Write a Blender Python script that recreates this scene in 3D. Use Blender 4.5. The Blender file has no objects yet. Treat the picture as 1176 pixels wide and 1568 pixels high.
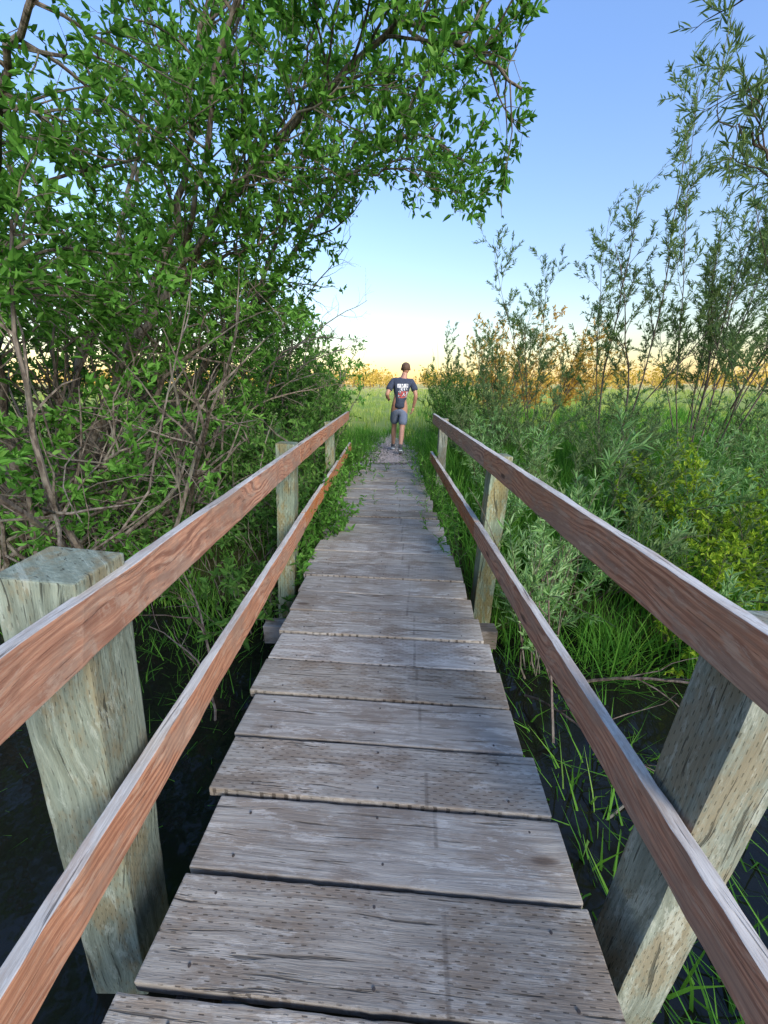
import bpy, bmesh, math, random
import numpy as np
from mathutils import Vector, Matrix, noise
rng=np.random.default_rng(7); random.seed(7)
sc=bpy.context.scene
def rad(a): return math.radians(a)
# ------------------------------------------------------------------ helpers
def link(o,parent=None):
    sc.collection.objects.link(o)
    if parent: o.parent=parent
    return o
def empty(name,loc=(0,0,0)):
    e=bpy.data.objects.new(name,None); e.location=loc; e.empty_display_size=.2
    return link(e)
def np_mesh(name,V,F,attr=None,mats=(),mi=None,smooth=False):
    V=np.asarray(V,dtype=np.float32); F=np.asarray(F,dtype=np.int32)
    me=bpy.data.meshes.new(name); n=len(F); k=F.shape[1]
    me.vertices.add(len(V)); me.vertices.foreach_set('co',V.ravel())
    me.loops.add(n*k); me.loops.foreach_set('vertex_index',F.ravel())
    me.polygons.add(n); me.polygons.foreach_set('loop_start',np.arange(n,dtype=np.int32)*k)
    try: me.polygons.foreach_set('loop_total',np.full(n,k,dtype=np.int32))
    except Exception: pass
    for m in mats: me.materials.append(m)
    if mi is not None: me.polygons.foreach_set('material_index',np.asarray(mi,dtype=np.int32))
    if attr is not None:
        a=me.attributes.new('rnd','FLOAT','POINT'); a.data.foreach_set('value',np.asarray(attr,dtype=np.float32))
    me.polygons.foreach_set('use_smooth',np.full(n,bool(smooth)))
    me.update(calc_edges=True)
    return me
def unit(v):
    v=np.asarray(v,float); return v/(np.linalg.norm(v,axis=-1,keepdims=True)+1e-9)
def sstep(a,b,x):
    t=np.clip((x-a)/(b-a),0,1); return t*t*(3-2*t)
# ------------------------------------------------------------------ node helpers
class NT:
    def __init__(s,name):
        s.m=bpy.data.materials.new(name); s.m.use_nodes=True; s.t=s.m.node_tree; s.t.nodes.clear()
        s.out=s.t.nodes.new('ShaderNodeOutputMaterial')
    def n(s,typ,**k):
        nd=s.t.nodes.new(typ)
        for a,b in k.items(): setattr(nd,a,b)
        return nd
    def l(s,a,b): s.t.links.new(a,b)
    def val(s,x,sock):
        if isinstance(x,(int,float)): sock.default_value=x
        else: s.l(x,sock)
    def math(s,op,a,b=None,c=None,clamp=False):
        nd=s.t.nodes.new('ShaderNodeMath'); nd.operation=op; nd.use_clamp=clamp
        s.val(a,nd.inputs[0])
        if b is not None: s.val(b,nd.inputs[1])
        if c is not None: s.val(c,nd.inputs[2])
        return nd.outputs[0]
    def mix(s,f,a,b,mode='MIX'):
        nd=s.t.nodes.new('ShaderNodeMix'); nd.data_type='RGBA'; nd.blend_type=mode
        s.val(f,nd.inputs[0])
        for x,i in ((a,6),(b,7)):
            if isinstance(x,tuple): nd.inputs[i].default_value=(*x[:3],1)
            else: s.l(x,nd.inputs[i])
        return nd.outputs[2]
    def ramp(s,f,stops,interp='LINEAR'):
        nd=s.t.nodes.new('ShaderNodeValToRGB'); nd.color_ramp.interpolation=interp
        e=nd.color_ramp.elements
        while len(e)<len(stops): e.new(.5)
        for i,(p,c) in enumerate(stops):
            e[i].position=p; e[i].color=(*c,1) if len(c)==3 else c
        s.l(f,nd.inputs[0]); return nd.outputs[0]
    def maprange(s,v,a,b,c=0,d=1,interp='SMOOTHSTEP'):
        nd=s.t.nodes.new('ShaderNodeMapRange'); nd.interpolation_type=interp
        s.l(v,nd.inputs[0])
        for i,x in zip((1,2,3,4),(a,b,c,d)): nd.inputs[i].default_value=x
        return nd.outputs[0]
    def noise(s,vec,scale,detail=3,rough=.5,dist=0):
        nd=s.t.nodes.new('ShaderNodeTexNoise'); nd.inputs['Scale'].default_value=scale
        nd.inputs['Detail'].default_value=detail; nd.inputs['Roughness'].default_value=rough; nd.inputs['Distortion'].default_value=dist
        s.l(vec,nd.inputs['Vector']); return nd.outputs[0]
    def comb(s,x,y,z):
        nd=s.t.nodes.new('ShaderNodeCombineXYZ')
        for v,i in zip((x,y,z),range(3)): s.val(v,nd.inputs[i])
        return nd.outputs[0]

def wood(name,cA,cB,cC,axis='X',incise=0.,bump=.5,patch=(.3,.3,.3),patch_amt=.5,stripe=False,knotc=(.08,.05,.035),crack=1.,wavef=.5,var=.35,wscale=11,knots=1.,warp=.06,silver=None,wdist=1.5):
    N=NT(name)
    tc=N.n('ShaderNodeTexCoord'); oi=N.n('ShaderNodeObjectInfo')
    sp=N.n('ShaderNodeSeparateXYZ'); N.l(tc.outputs['Object'],sp.inputs[0])
    x,y,z=sp.outputs
    if axis=='X': al,a,b=x,y,z
    elif axis=='Y': al,a,b=y,x,z
    else: al,a,b=z,x,y
    R=oi.outputs['Random']
    r=N.math('MULTIPLY',R,37.)
    al0=al
    al=N.math('ADD',al,r)
    if axis!='X': ab=N.math('ADD',N.math('MULTIPLY',a,.9),N.math('MULTIPLY',b,1.1))
    else: ab=a
    kv=N.comb(N.math('MULTIPLY',al,1.9),N.math('MULTIPLY',ab,6.),r)
    vo=N.n('ShaderNodeTexVoronoi'); vo.inputs['Scale'].default_value=1.; N.l(kv,vo.inputs['Vector'])
    kd=vo.outputs['Distance']
    kf=N.maprange(kd,.0,.40,1,0)
    abk=N.math('ADD',ab,N.math('MULTIPLY',kf,.022))
    lown=N.noise(N.comb(N.math('MULTIPLY',al,1.3),N.math('MULTIPLY',ab,3.5),b),1.3,2)
    abw=N.math('ADD',abk,N.math('MULTIPLY',lown,warp))
    wv=N.n('ShaderNodeTexWave',wave_type='BANDS',bands_direction='Y',wave_profile='SIN')
    wv.inputs['Scale'].default_value=wscale; wv.inputs['Distortion'].default_value=wdist; wv.inputs['Detail'].default_value=3; wv.inputs['Detail Scale'].default_value=2.
    N.l(N.comb(N.math('MULTIPLY',al,.2),abw,0.),wv.inputs['Vector'])
    w=wv.outputs['Fac']
    fiber=N.noise(N.comb(N.math('MULTIPLY',al,4.),N.math('MULTIPLY',abw,110.),N.math('MULTIPLY',b,110.)),1.,5,.68)
    fine=N.noise(N.comb(N.math('MULTIPLY',al,22.),N.math('MULTIPLY',a,420.),N.math('MULTIPLY',b,420.)),1.,2,.6)
    crn=N.noise(N.comb(N.math('MULTIPLY',al,3.),N.math('MULTIPLY',abw,75.),N.math('MULTIPLY',b,75.)),1.,3,.6,.2)
    cr=N.maprange(crn,.62,.69,0,1)
    pn=N.noise(N.comb(N.math('MULTIPLY',al,3.5),N.math('MULTIPLY',a,9.),N.math('MULTIPLY',b,9.)),1.,6,.72)
    pn2=N.noise(N.comb(N.math('MULTIPLY',al,1.3),N.math('MULTIPLY',a,3.),r),1.,3,.6)
    col=N.mix(N.maprange(fiber,.3,.7),cA,cB)
    wm=N.math('MULTIPLY',N.maprange(w,.35,.95),N.math('MULTIPLY',N.maprange(pn2,.35,.65,.25,1),wavef))
    col=N.mix(wm,col,cC)
    col=N.mix(N.math('MULTIPLY',N.maprange(pn,.46,.60),patch_amt),col,patch)
    if silver is not None:
        sn=N.noise(N.comb(N.math('MULTIPLY',al,6.),N.math('MULTIPLY',abw,26.),N.math('ADD',r,b)),1.,6,.75)
        col=N.mix(N.math('MULTIPLY',N.maprange(sn,.53,.62),.6),col,silver)
    col=N.mix(N.math('MULTIPLY',N.maprange(fine,.5,.75),.35),col,cC)
    col=N.mix(N.math('MULTIPLY',cr,.7*crack),col,tuple(c*.22 for c in cC))
    sel=N.math('GREATER_THAN',vo.outputs['Color'],.5)
    kn=N.math('MULTIPLY',N.maprange(kd,.05,.12,1,0),sel)
    col=N.mix(N.math('MULTIPLY',kn,.75*knots),col,knotc)
    bright=N.math('ADD',N.math('MULTIPLY',R,var),1-var*.5)
    bright=N.math('MULTIPLY',bright,N.maprange(pn2,.3,.7,.84,1.15))
    hs=N.n('ShaderNodeHueSaturation'); N.l(col,hs.inputs['Color']); N.l(bright,hs.inputs['Value'])
    sat=N.math('ADD',N.math('MULTIPLY',N.math('FRACT',N.math('MULTIPLY',R,7.3)),.6),.7); N.l(sat,hs.inputs['Saturation'])
    col=hs.outputs[0]
    inc=None
    if stripe:
        wob=N.math('MULTIPLY',N.math('SUBTRACT',N.math('FRACT',N.math('MULTIPLY',R,11.7)),.5),.03)
        s1=N.math('MULTIPLY',N.maprange(N.math('ABSOLUTE',N.math('ADD',al0,wob)),.09,.17,1,0),N.maprange(pn,.35,.6))
        col=N.mix(N.math('MULTIPLY',s1,.35),col,(.17,.135,.11))
        s2=N.maprange(N.math('ABSOLUTE',N.math('SUBTRACT',N.math('ADD',al0,wob),.19)),.003,.010,1,0)
        col=N.mix(N.math('MULTIPLY',N.math('MULTIPLY',s2,N.maprange(pn,.4,.55)),.45),col,(.08,.065,.055))
    if incise>0:
        row=N.math('DIVIDE',N.math('ADD',ab,5.),.0135)
        st=N.math('MULTIPLY',N.math('MODULO',N.math('FLOOR',row),2.),.5)
        u=N.math('FRACT',N.math('ADD',N.math('DIVIDE',N.math('ADD',al,N.math('MULTIPLY',fiber,.01)),.045),st))
        m1=N.math('LESS_THAN',u,.30); m2=N.math('LESS_THAN',N.math('FRACT',row),.17)
        inc=N.math('MULTIPLY',N.math('MULTIPLY',m1,m2),N.maprange(pn,.38,.55))
        if stripe: inc=N.math('MULTIPLY',inc,N.math('GREATER_THAN',N.math('FRACT',N.math('MULTIPLY',R,3.7)),.35))
        col=N.mix(N.math('MULTIPLY',inc,incise),col,tuple(c*.3 for c in cC))
    h=N.math('ADD',N.math('MULTIPLY',fiber,.7),N.math('MULTIPLY',w,.06))
    h=N.math('ADD',h,N.math('MULTIPLY',fine,.25))
    h=N.math('SUBTRACT',h,N.math('MULTIPLY',cr,.8*crack))
    if inc is not None: h=N.math('SUBTRACT',h,N.math('MULTIPLY',inc,.9))
    bp=N.n('ShaderNodeBump'); bp.inputs['Strength'].default_value=bump; bp.inputs['Distance'].default_value=.004
    N.l(h,bp.inputs['Height'])
    P=N.n('ShaderNodeBsdfPrincipled'); P.inputs['Roughness'].default_value=.78; P.inputs['Specular IOR Level'].default_value=.3
    N.l(col,P.inputs['Base Color']); N.l(bp.outputs[0],P.inputs['Normal']); N.l(P.outputs[0],N.out.inputs[0])
    return N.m

def leafmat(name,stops,trans=.35,clump=.6):
    N=NT(name)
    at=N.n('ShaderNodeAttribute',attribute_name='rnd'); ge=N.n('ShaderNodeNewGeometry')
    nn=N.noise(ge.outputs['Position'],clump*2.2,1)
    f=N.math('ADD',N.math('MULTIPLY',at.outputs['Fac'],.62),N.math('MULTIPLY',N.math('SUBTRACT',nn,.32),.85),clamp=True)
    col=N.ramp(f,stops)
    d=N.n('ShaderNodeBsdfDiffuse'); t=N.n('ShaderNodeBsdfTranslucent')
    N.l(col,d.inputs[0]); c2=N.mix(1.,col,(1.4,1.35,.8),'MULTIPLY'); N.l(c2,t.inputs[0])
    m=N.n('ShaderNodeMixShader'); m.inputs[0].default_value=trans; N.l(d.outputs[0],m.inputs[1]); N.l(t.outputs[0],m.inputs[2])
    N.l(m.outputs[0],N.out.inputs[0]); return N.m

def barkmat(name,c1,c2):
    N=NT(name); ge=N.n('ShaderNodeNewGeometry')
    sp=N.n('ShaderNodeSeparateXYZ'); N.l(ge.outputs['Position'],sp.inputs[0])
    v=N.comb(N.math('MULTIPLY',sp.outputs[0],30.),N.math('MULTIPLY',sp.outputs[1],30.),N.math('MULTIPLY',sp.outputs[2],9.))
    n1=N.noise(v,1.,4,.6); n2=N.noise(ge.outputs['Position'],3.,3)
    col=N.mix(N.maprange(n1,.35,.65),c1,c2); col=N.mix(N.math('MULTIPLY',N.maprange(n2,.5,.7),.5),col,(.20,.21,.17))
    bp=N.n('ShaderNodeBump'); bp.inputs['Strength'].default_value=.8; bp.inputs['Distance'].default_value=.01; N.l(n1,bp.inputs['Height'])
    P=N.n('ShaderNodeBsdfDiffuse'); N.l(col,P.inputs['Color']); N.l(bp.outputs[0],P.inputs['Normal'])
    N.l(P.outputs[0],N.out.inputs[0]); return N.m
def plain(name,col,rough=.8,nscale=20,amt=.25,bump=.2):
    N=NT(name); tc=N.n('ShaderNodeTexCoord'); n1=N.noise(tc.outputs['Object'],nscale,4,.6)
    c=N.mix(n1,tuple(x*(1-amt) for x in col),tuple(min(1,x*(1+amt)) for x in col))
    bp=N.n('ShaderNodeBump'); bp.inputs['Strength'].default_value=bump; bp.inputs['Distance'].default_value=.01; N.l(n1,bp.inputs['Height'])
    P=N.n('ShaderNodeBsdfPrincipled'); P.inputs['Roughness'].default_value=rough; N.l(c,P.inputs['Base Color']); N.l(bp.outputs[0],P.inputs['Normal'])
    N.l(P.outputs[0],N.out.inputs[0]); return N.m

# ------------------------------------------------------------------ materials
M_deck=wood('deck_wood',(.265,.243,.215),(.43,.405,.36),(.15,.12,.095),'X',incise=.75,bump=.95,patch=(.235,.185,.14),patch_amt=.65,stripe=True,wavef=.3,silver=(.54,.52,.48),warp=.04)
M_railside=wood('rail_stained_wood',(.38,.16,.09),(.57,.30,.18),(.17,.065,.04),'Y',incise=.0,bump=.5,patch=(.33,.215,.155),patch_amt=.7,crack=.7,wavef=.8,knotc=(.05,.028,.02),var=.2,wscale=11,warp=.22,wdist=3.5,silver=(.52,.36,.26))
M_railtop=wood('rail_weathered_top',(.46,.43,.39),(.64,.60,.55),(.20,.15,.12),'Y',bump=.7,patch=(.36,.24,.17),patch_amt=.45,wavef=.2,var=.15,silver=(.68,.66,.62))
M_post=wood('post_treated_wood',(.16,.20,.155),(.28,.33,.26),(.10,.11,.07),'Z',incise=.6,bump=.9,patch=(.23,.18,.085),patch_amt=.65,wavef=.5,var=.2,knotc=(.12,.10,.05),wscale=7,warp=.14,silver=(.38,.43,.36))
M_beam=wood('beam_wood',(.10,.085,.07),(.17,.145,.12),(.05,.045,.04),'X',bump=.6)
M_beamY=wood('stringer_wood',(.10,.085,.07),(.16,.14,.11),(.05,.04,.03),'Y',bump=.6)
M_nail=plain('nail_steel',(.06,.05,.045),.5)
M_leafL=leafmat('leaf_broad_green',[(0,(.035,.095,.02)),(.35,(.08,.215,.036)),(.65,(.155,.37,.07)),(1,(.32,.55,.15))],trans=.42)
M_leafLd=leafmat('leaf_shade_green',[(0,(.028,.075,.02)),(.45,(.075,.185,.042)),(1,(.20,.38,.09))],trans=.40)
M_leafR=leafmat('leaf_willow_grey_green',[(0,(.075,.13,.055)),(.45,(.15,.24,.10)),(1,(.31,.42,.19))],trans=.38)
M_leafO=leafmat('leaf_sunset_tinted',[(0,(.20,.19,.05)),(.40,(.46,.32,.08)),(.75,(.70,.42,.10)),(1,(.82,.60,.20))],trans=.35)  # orange sunset light on the bushes, put into the leaf colour
M_leafS=leafmat('leaf_silver_sprig',[(0,(.09,.20,.06)),(.5,(.20,.38,.14)),(1,(.42,.58,.33))],trans=.35)
M_leafY=leafmat('leaf_yellow_green',[(0,(.09,.18,.02)),(.5,(.24,.38,.04)),(1,(.44,.54,.07))],trans=.4)
M_grass=leafmat('grass_blades',[(0,(.03,.10,.02)),(.4,(.08,.235,.035)),(.75,(.16,.37,.055)),(1,(.33,.46,.14))],trans=.4,clump=.8)
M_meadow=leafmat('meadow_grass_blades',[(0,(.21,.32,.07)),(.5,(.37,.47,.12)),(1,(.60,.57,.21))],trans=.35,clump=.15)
M_dist=leafmat('distant_foliage_sunset_tinted',[(0,(.26,.22,.05)),(.4,(.54,.38,.08)),(1,(.90,.64,.17))],trans=.2,clump=.03)  # low golden sun on the far trees is painted into this base colour
M_bark=barkmat('bark_grey_brown',(.075,.062,.052),(.22,.195,.165))
M_barkR=barkmat('bark_willow_stem',(.08,.06,.05),(.20,.165,.14))
M_twig=barkmat('bark_dead_twig',(.17,.14,.115),(.34,.29,.25))
M_skin=plain('skin',(.50,.27,.19),.5,30,.1,.05)
M_hair=plain('hair_brown',(.12,.07,.045),.7,90,.4,.6)
M_shorts=plain('shorts_denim',(.16,.20,.30),.9,60,.2,.3)
M_shoe=plain('shoe_fabric',(.22,.26,.32),.7,40,.3,.2)
M_sole=plain('shoe_sole',(.65,.68,.72),.6,40,.1,.1)
M_sock=plain('sock',(.10,.10,.11),.9,40,.1,.1)

# ------------------------------------------------------------------ terrain
def gh(x,y):
    x=np.asarray(x,float); y=np.asarray(y,float)
    yy=y+.28*np.sin(x*1.1+.6)+.12*np.sin(x*3.1)+.35*sstep(1.1,2.4,x)
    far=sstep(2.0,4.4,yy); near=sstep(-1.8,-3.8,yy)
    z=-1.05+.78*np.maximum(far,near)
    z=z+.25*sstep(4.6,7.2,y)
    z=z+.04*np.sin(x*.9+1)*np.sin(y*.7)*sstep(9,16,np.abs(x)+y*.4)
    z=z+.02*np.sin(x*4.3)*np.cos(y*3.7)*(1-sstep(5.5,7,y))
    return z
def axis_pts(f,n1,m,n2,far):
    a=list(np.arange(-f,f+1e-6,n1))
    b=list(np.arange(f+n2,m+1e-6,n2)); c=list(np.geomspace(m*1.15,far,16))
    return np.array(sorted([-v for v in b+c]+a+b+c))
xs=axis_pts(10,.25,40,2,900); ys=axis_pts(12,.25,40,2,900)
X,Y=np.meshgrid(xs,ys); Z=gh(X,Y)
nx,ny=len(xs),len(ys)
V=np.stack([X.ravel(),Y.ravel(),Z.ravel()],1)
I=(np.arange(ny-1)[:,None]*nx+np.arange(nx-1)[None]).ravel()
F=np.stack([I,I+1,I+nx+1,I+nx],1)
N=NT('ground_soil_grass'); ge=N.n('ShaderNodeNewGeometry'); sp=N.n('ShaderNodeSeparateXYZ'); N.l(ge.outputs['Position'],sp.inputs[0])
n1=N.noise(ge.outputs['Position'],.22,5,.65); n2=N.noise(ge.outputs['Position'],9.,5,.7)
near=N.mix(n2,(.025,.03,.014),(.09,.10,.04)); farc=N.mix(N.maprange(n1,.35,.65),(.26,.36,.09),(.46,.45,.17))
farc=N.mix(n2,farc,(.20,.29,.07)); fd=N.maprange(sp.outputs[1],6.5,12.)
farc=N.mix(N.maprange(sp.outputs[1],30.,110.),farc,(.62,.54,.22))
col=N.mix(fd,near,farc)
bp=N.n('ShaderNodeBump'); bp.inputs['Distance'].default_value=.05; N.l(n2,bp.inputs['Height'])
P=N.n('ShaderNodeBsdfDiffuse'); N.l(col,P.inputs['Color']); N.l(bp.outputs[0],P.inputs['Normal']); N.l(P.outputs[0],N.out.inputs[0])
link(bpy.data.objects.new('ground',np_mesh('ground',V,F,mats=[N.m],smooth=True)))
# water
N=NT('dark_water'); ge=N.n('ShaderNodeNewGeometry'); n1=N.noise(ge.outputs['Position'],5.,3)
bp=N.n('ShaderNodeBump'); bp.inputs['Strength'].default_value=.25; bp.inputs['Distance'].default_value=.02; N.l(n1,bp.inputs['Height'])
P=N.n('ShaderNodeBsdfPrincipled'); P.inputs['Base Color'].default_value=(.010,.011,.008,1); P.inputs['Roughness'].default_value=.06; P.inputs['Specular IOR Level'].default_value=.3; N.l(bp.outputs[0],P.inputs['Normal'])
N.l(P.outputs[0],N.out.inputs[0])
wx=np.linspace(-60,60,61); wy=np.linspace(-5,5,9); X,Y=np.meshgrid(wx,wy)
I=(np.arange(8)[:,None]*61+np.arange(60)[None]).ravel()
link(bpy.data.objects.new('water',np_mesh('water',np.stack([X.ravel(),Y.ravel(),np.full(X.size,-.66)],1),np.stack([I,I+1,I+62,I+61],1),mats=[N.m])))
# path
def pathx(y): return .14+.05*np.sin(y*.5)+.012*(np.maximum(y,7)-7)**1.25
ysn=np.concatenate([np.arange(7.0,13,.12)])
cols=13; PV=[]
for i,yv in enumerate(ysn):
    hw=.60-.075*(yv-7)+.06*math.sin(yv*3.1)+.05*math.sin(yv*7.7); hw=max(hw,.12)
    cx=float(pathx(yv))
    for j in range(cols):
        t=-1+2*j/(cols-1); xx=cx+hw*t
        PV.append((xx,yv,float(gh(xx,yv))+.012+.012*(1-t*t)))
PF=[(i*cols+j,i*cols+j+1,(i+1)*cols+j+1,(i+1)*cols+j) for i in range(len(ysn)-1) for j in range(cols-1)]
N=NT('gravel_path'); ge=N.n('ShaderNodeNewGeometry')
vo=N.n('ShaderNodeTexVoronoi'); vo.inputs['Scale'].default_value=26; N.l(ge.outputs['Position'],vo.inputs['Vector'])
n1=N.noise(ge.outputs['Position'],3.5,4,.6); sp=N.n('ShaderNodeSeparateXYZ'); N.l(ge.outputs['Position'],sp.inputs[0])
bw=N.n('ShaderNodeRGBToBW'); N.l(vo.outputs['Color'],bw.inputs[0])
c=N.mix(N.maprange(bw.outputs[0],.25,.75),(.13,.105,.095),(.40,.35,.33)); c=N.mix(N.math('MULTIPLY',N.maprange(n1,.5,.64),.75),c,(.12,.17,.05))
c=N.mix(N.math('MULTIPLY',N.maprange(sp.outputs[1],8.8,11.5),.85),c,(.26,.35,.10))
bp=N.n('ShaderNodeBump'); bp.inputs['Distance'].default_value=.03; N.l(vo.outputs['Distance'],bp.inputs['Height'])
P=N.n('ShaderNodeBsdfDiffuse'); N.l(c,P.inputs['Color']); N.l(bp.outputs[0],P.inputs['Normal']); N.l(P.outputs[0],N.out.inputs[0])
link(bpy.data.objects.new('gravel_path',np_mesh('gravel_path',PV,PF,mats=[N.m],smooth=True)))
oct_v=np.array([(1,0,0),(0,1,0),(-1,0,0),(0,-1,0),(0,0,.6),(0,0,-.6)])
oct_f=[(0,1,4),(1,2,4),(2,3,4),(3,0,4),(1,0,5),(2,1,5),(3,2,5),(0,3,5)]
SV=[];SF=[]
for i in range(1500):
    yv=7.2+rng.random()**1.5*4.5; xx=float(pathx(yv))+rng.normal()*.26; s=.010+.026*rng.random()**2
    a=rng.random()*6.28; R=np.array([[math.cos(a),-math.sin(a),0],[math.sin(a),math.cos(a),0],[0,0,1]])
    o=len(SV)
    SV.extend((oct_v*(s*(.7+.6*rng.random(3))))@R.T+[xx,yv,float(gh(xx,yv))+.024]); SF.extend([tuple(q+o for q in f) for f in oct_f])
link(bpy.data.objects.new('gravel_stones',np_mesh('gravel_stones',SV,SF,mats=[plain('stone',(.34,.30,.29),.9,15,.4)])))

# ------------------------------------------------------------------ footbridge
bridge=empty('wooden_footbridge')
def board(name,L,W,H,axis,loc,rot,mats,topmat=None,nseg=24,jit=.002,bev=.004,bow=0.,seed=0,parent=bridge):
    bm=bmesh.new()
    nsg=nseg; ring=[(-.5,-.5),(.5,-.5),(.5,.5),(-.5,.5)]; rows=[]
    for i in range(nsg+1):
        t=i/nsg-.5; row=[]
        for k,(a,b) in enumerate(ring):
            j1=(noise.noise(Vector((t*L*3+seed*7.1,k*3.3,seed)))*.7+.8*noise.noise(Vector((t*L*21+seed*7.1,k*3.3,seed))))*jit
            j2=noise.noise(Vector((t*L*4+seed*3.1,k*5.3+9,seed)))*jit*.6
            along=t*L+(noise.noise(Vector((k*2.2,seed,i*9.)))*.006 if i in(0,nsg) else 0)
            w=a*W+j1; h=b*H+j2+bow*(1-(2*t)**2)
            if axis=='X': p=(along,w,h)
            elif axis=='Y': p=(w,along,h)
            else: p=(w,h,along)
            row.append(bm.verts.new(p))
        rows.append(row)
    for i in range(nsg):
        for k in range(4):
            bm.faces.new((rows[i][k],rows[i][(k+1)%4],rows[i+1][(k+1)%4],rows[i+1][k]))
    bm.faces.new(rows[0][::-1]); bm.faces.new(rows[-1])
    bmesh.ops.recalc_face_normals(bm,faces=bm.faces)
    es=[e for e in bm.edges if len(e.link_faces)==2 and e.calc_face_angle()>.7]
    bmesh.ops.bevel(bm,geom=es,offset=bev,segments=2,affect='EDGES',profile=.6)
    bm.normal_update()
    if topmat is not None:
        for f in bm.faces:
            if f.normal.z>.6: f.material_index=1
    me=bpy.data.meshes.new(name); bm.to_mesh(me); bm.free()
    for m in mats: me.materials.append(m)
    o=bpy.data.objects.new(name,me); o.location=loc; o.rotation_euler=rot
    return link(o,parent)
nails=[]
pitch=.2385
k=0
for i in range(-4,29):
    yc=.608+pitch*i
    if yc>7.15: break
    skew=-rad(3.4+min(2.2,max(0,yc)*.8))+rng.normal()*.004
    if yc>5: skew=-rad(5.0)
    xl=-.64+rng.normal()*.010; xr=.578+rng.normal()*.010
    L=(xr-xl)/math.cos(skew); cx=(xl+xr)/2; zt=rng.normal()*.0035
    board('deck_plank_%d'%(k+1),L,pitch-.016+rng.normal()*.003,.042,'X',(cx,yc,-.021+zt),(rng.normal()*.008,rng.normal()*.003,skew),[M_deck],nseg=40,jit=.0040,bev=.005,seed=k+1)
    for nxp in (-.50,-.03,.45):
        for s in (-.07,.07):
            px=cx+nxp+.03+rng.normal()*.008; nails.append((px,yc+s+rng.normal()*.008+(px-cx)*math.tan(skew),zt+.0006))
    k+=1
bm=bmesh.new()
for p in nails:
    bmesh.ops.create_cone(bm,cap_ends=True,segments=10,radius1=.0045,radius2=.004,depth=.003,matrix=Matrix.Translation(p))
me=bpy.data.meshes.new('nails'); bm.to_mesh(me); bm.free(); me.materials.append(M_nail); link(bpy.data.objects.new('nail_heads',me),bridge)
for j,xv in enumerate((-.50,-.03,.45)):
    board('stringer_%d'%(j+1),8.2,.06,.22,'Y',(xv,3.1,-.16),(0,0,0),[M_beamY],seed=60+j)
for j,yv in enumerate((.35,2.45,4.9,6.8)):
    board('cross_beam_%d'%(j+1),1.72,.11,.15,'X',(-.05,yv,-.36),(0,0,-rad(2)),[M_beam],seed=70+j)
def post(name,side,xi,yc,top,lean,seed,w=.145,bot=-1.25,wy=None):
    L=top-bot; cx=xi+side*w/2; zc=(top+bot)/2; dz=zc-.8
    o=board(name,L,w,wy or w,'Z',(cx+side*math.tan(lean)*(-dz),yc,zc),(0,0,0),[M_post],nseg=30,jit=.005,bev=.006,seed=seed)
    o.rotation_euler=(0,-side*lean,0)
    return o
post('post_1',-1,-.712,.84,1.01,rad(5.5),80,w=.19,wy=.17)
post('post_2',-1,-.712,3.0,.985,rad(4.0),81)
post('post_3',-1,-.712,5.3,.93,rad(1),82,w=.12)
post('post_4',1,.75,.70,.93,-rad(3.4),83)
post('post_5',1,.75,2.78,.93,-rad(2.0),84)
post('post_6',1,.745,5.55,.95,-rad(1.),85,w=.12)
def rail(name,x,y0,y1,ztop,H,side,seed,x1=None,dz=0.,W=.038):
    x1=x if x1 is None else x1
    L=y1-y0; a=math.atan2(x1-x,L); b=math.atan2(dz,L)
    return board(name,L/math.cos(a),W,H,'Y',((x+x1)/2+side*W/2,(y0+y1)/2,ztop-H/2+dz/2),(b,0,-a),[M_railside,M_railtop],topmat=1,nseg=90,jit=.005,bev=.0035,seed=seed)
rail('hand_rail_1',-.668,-1.6,2.98,.965,.14,-1,90)
rail('hand_rail_2',-.668,2.985,6.95,.965,.14,-1,91,x1=-.655,dz=-.01)
rail('hand_rail_3',.71,-1.7,2.78,.975,.14,1,92)
rail('hand_rail_4',.71,2.785,5.98,.975,.14,1,93,x1=.70,dz=.012)
rail('lower_rail_1',-.672,-1.6,3.02,.40,.138,-1,94)
rail('lower_rail_2',-.672,3.025,7.05,.40,.138,-1,95,x1=-.64)
rail('lower_rail_3',.672,-1.7,2.76,.425,.138,1,96)
rail('lower_rail_4',.672,2.765,5.95,.425,.138,1,97,x1=.675)

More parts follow.
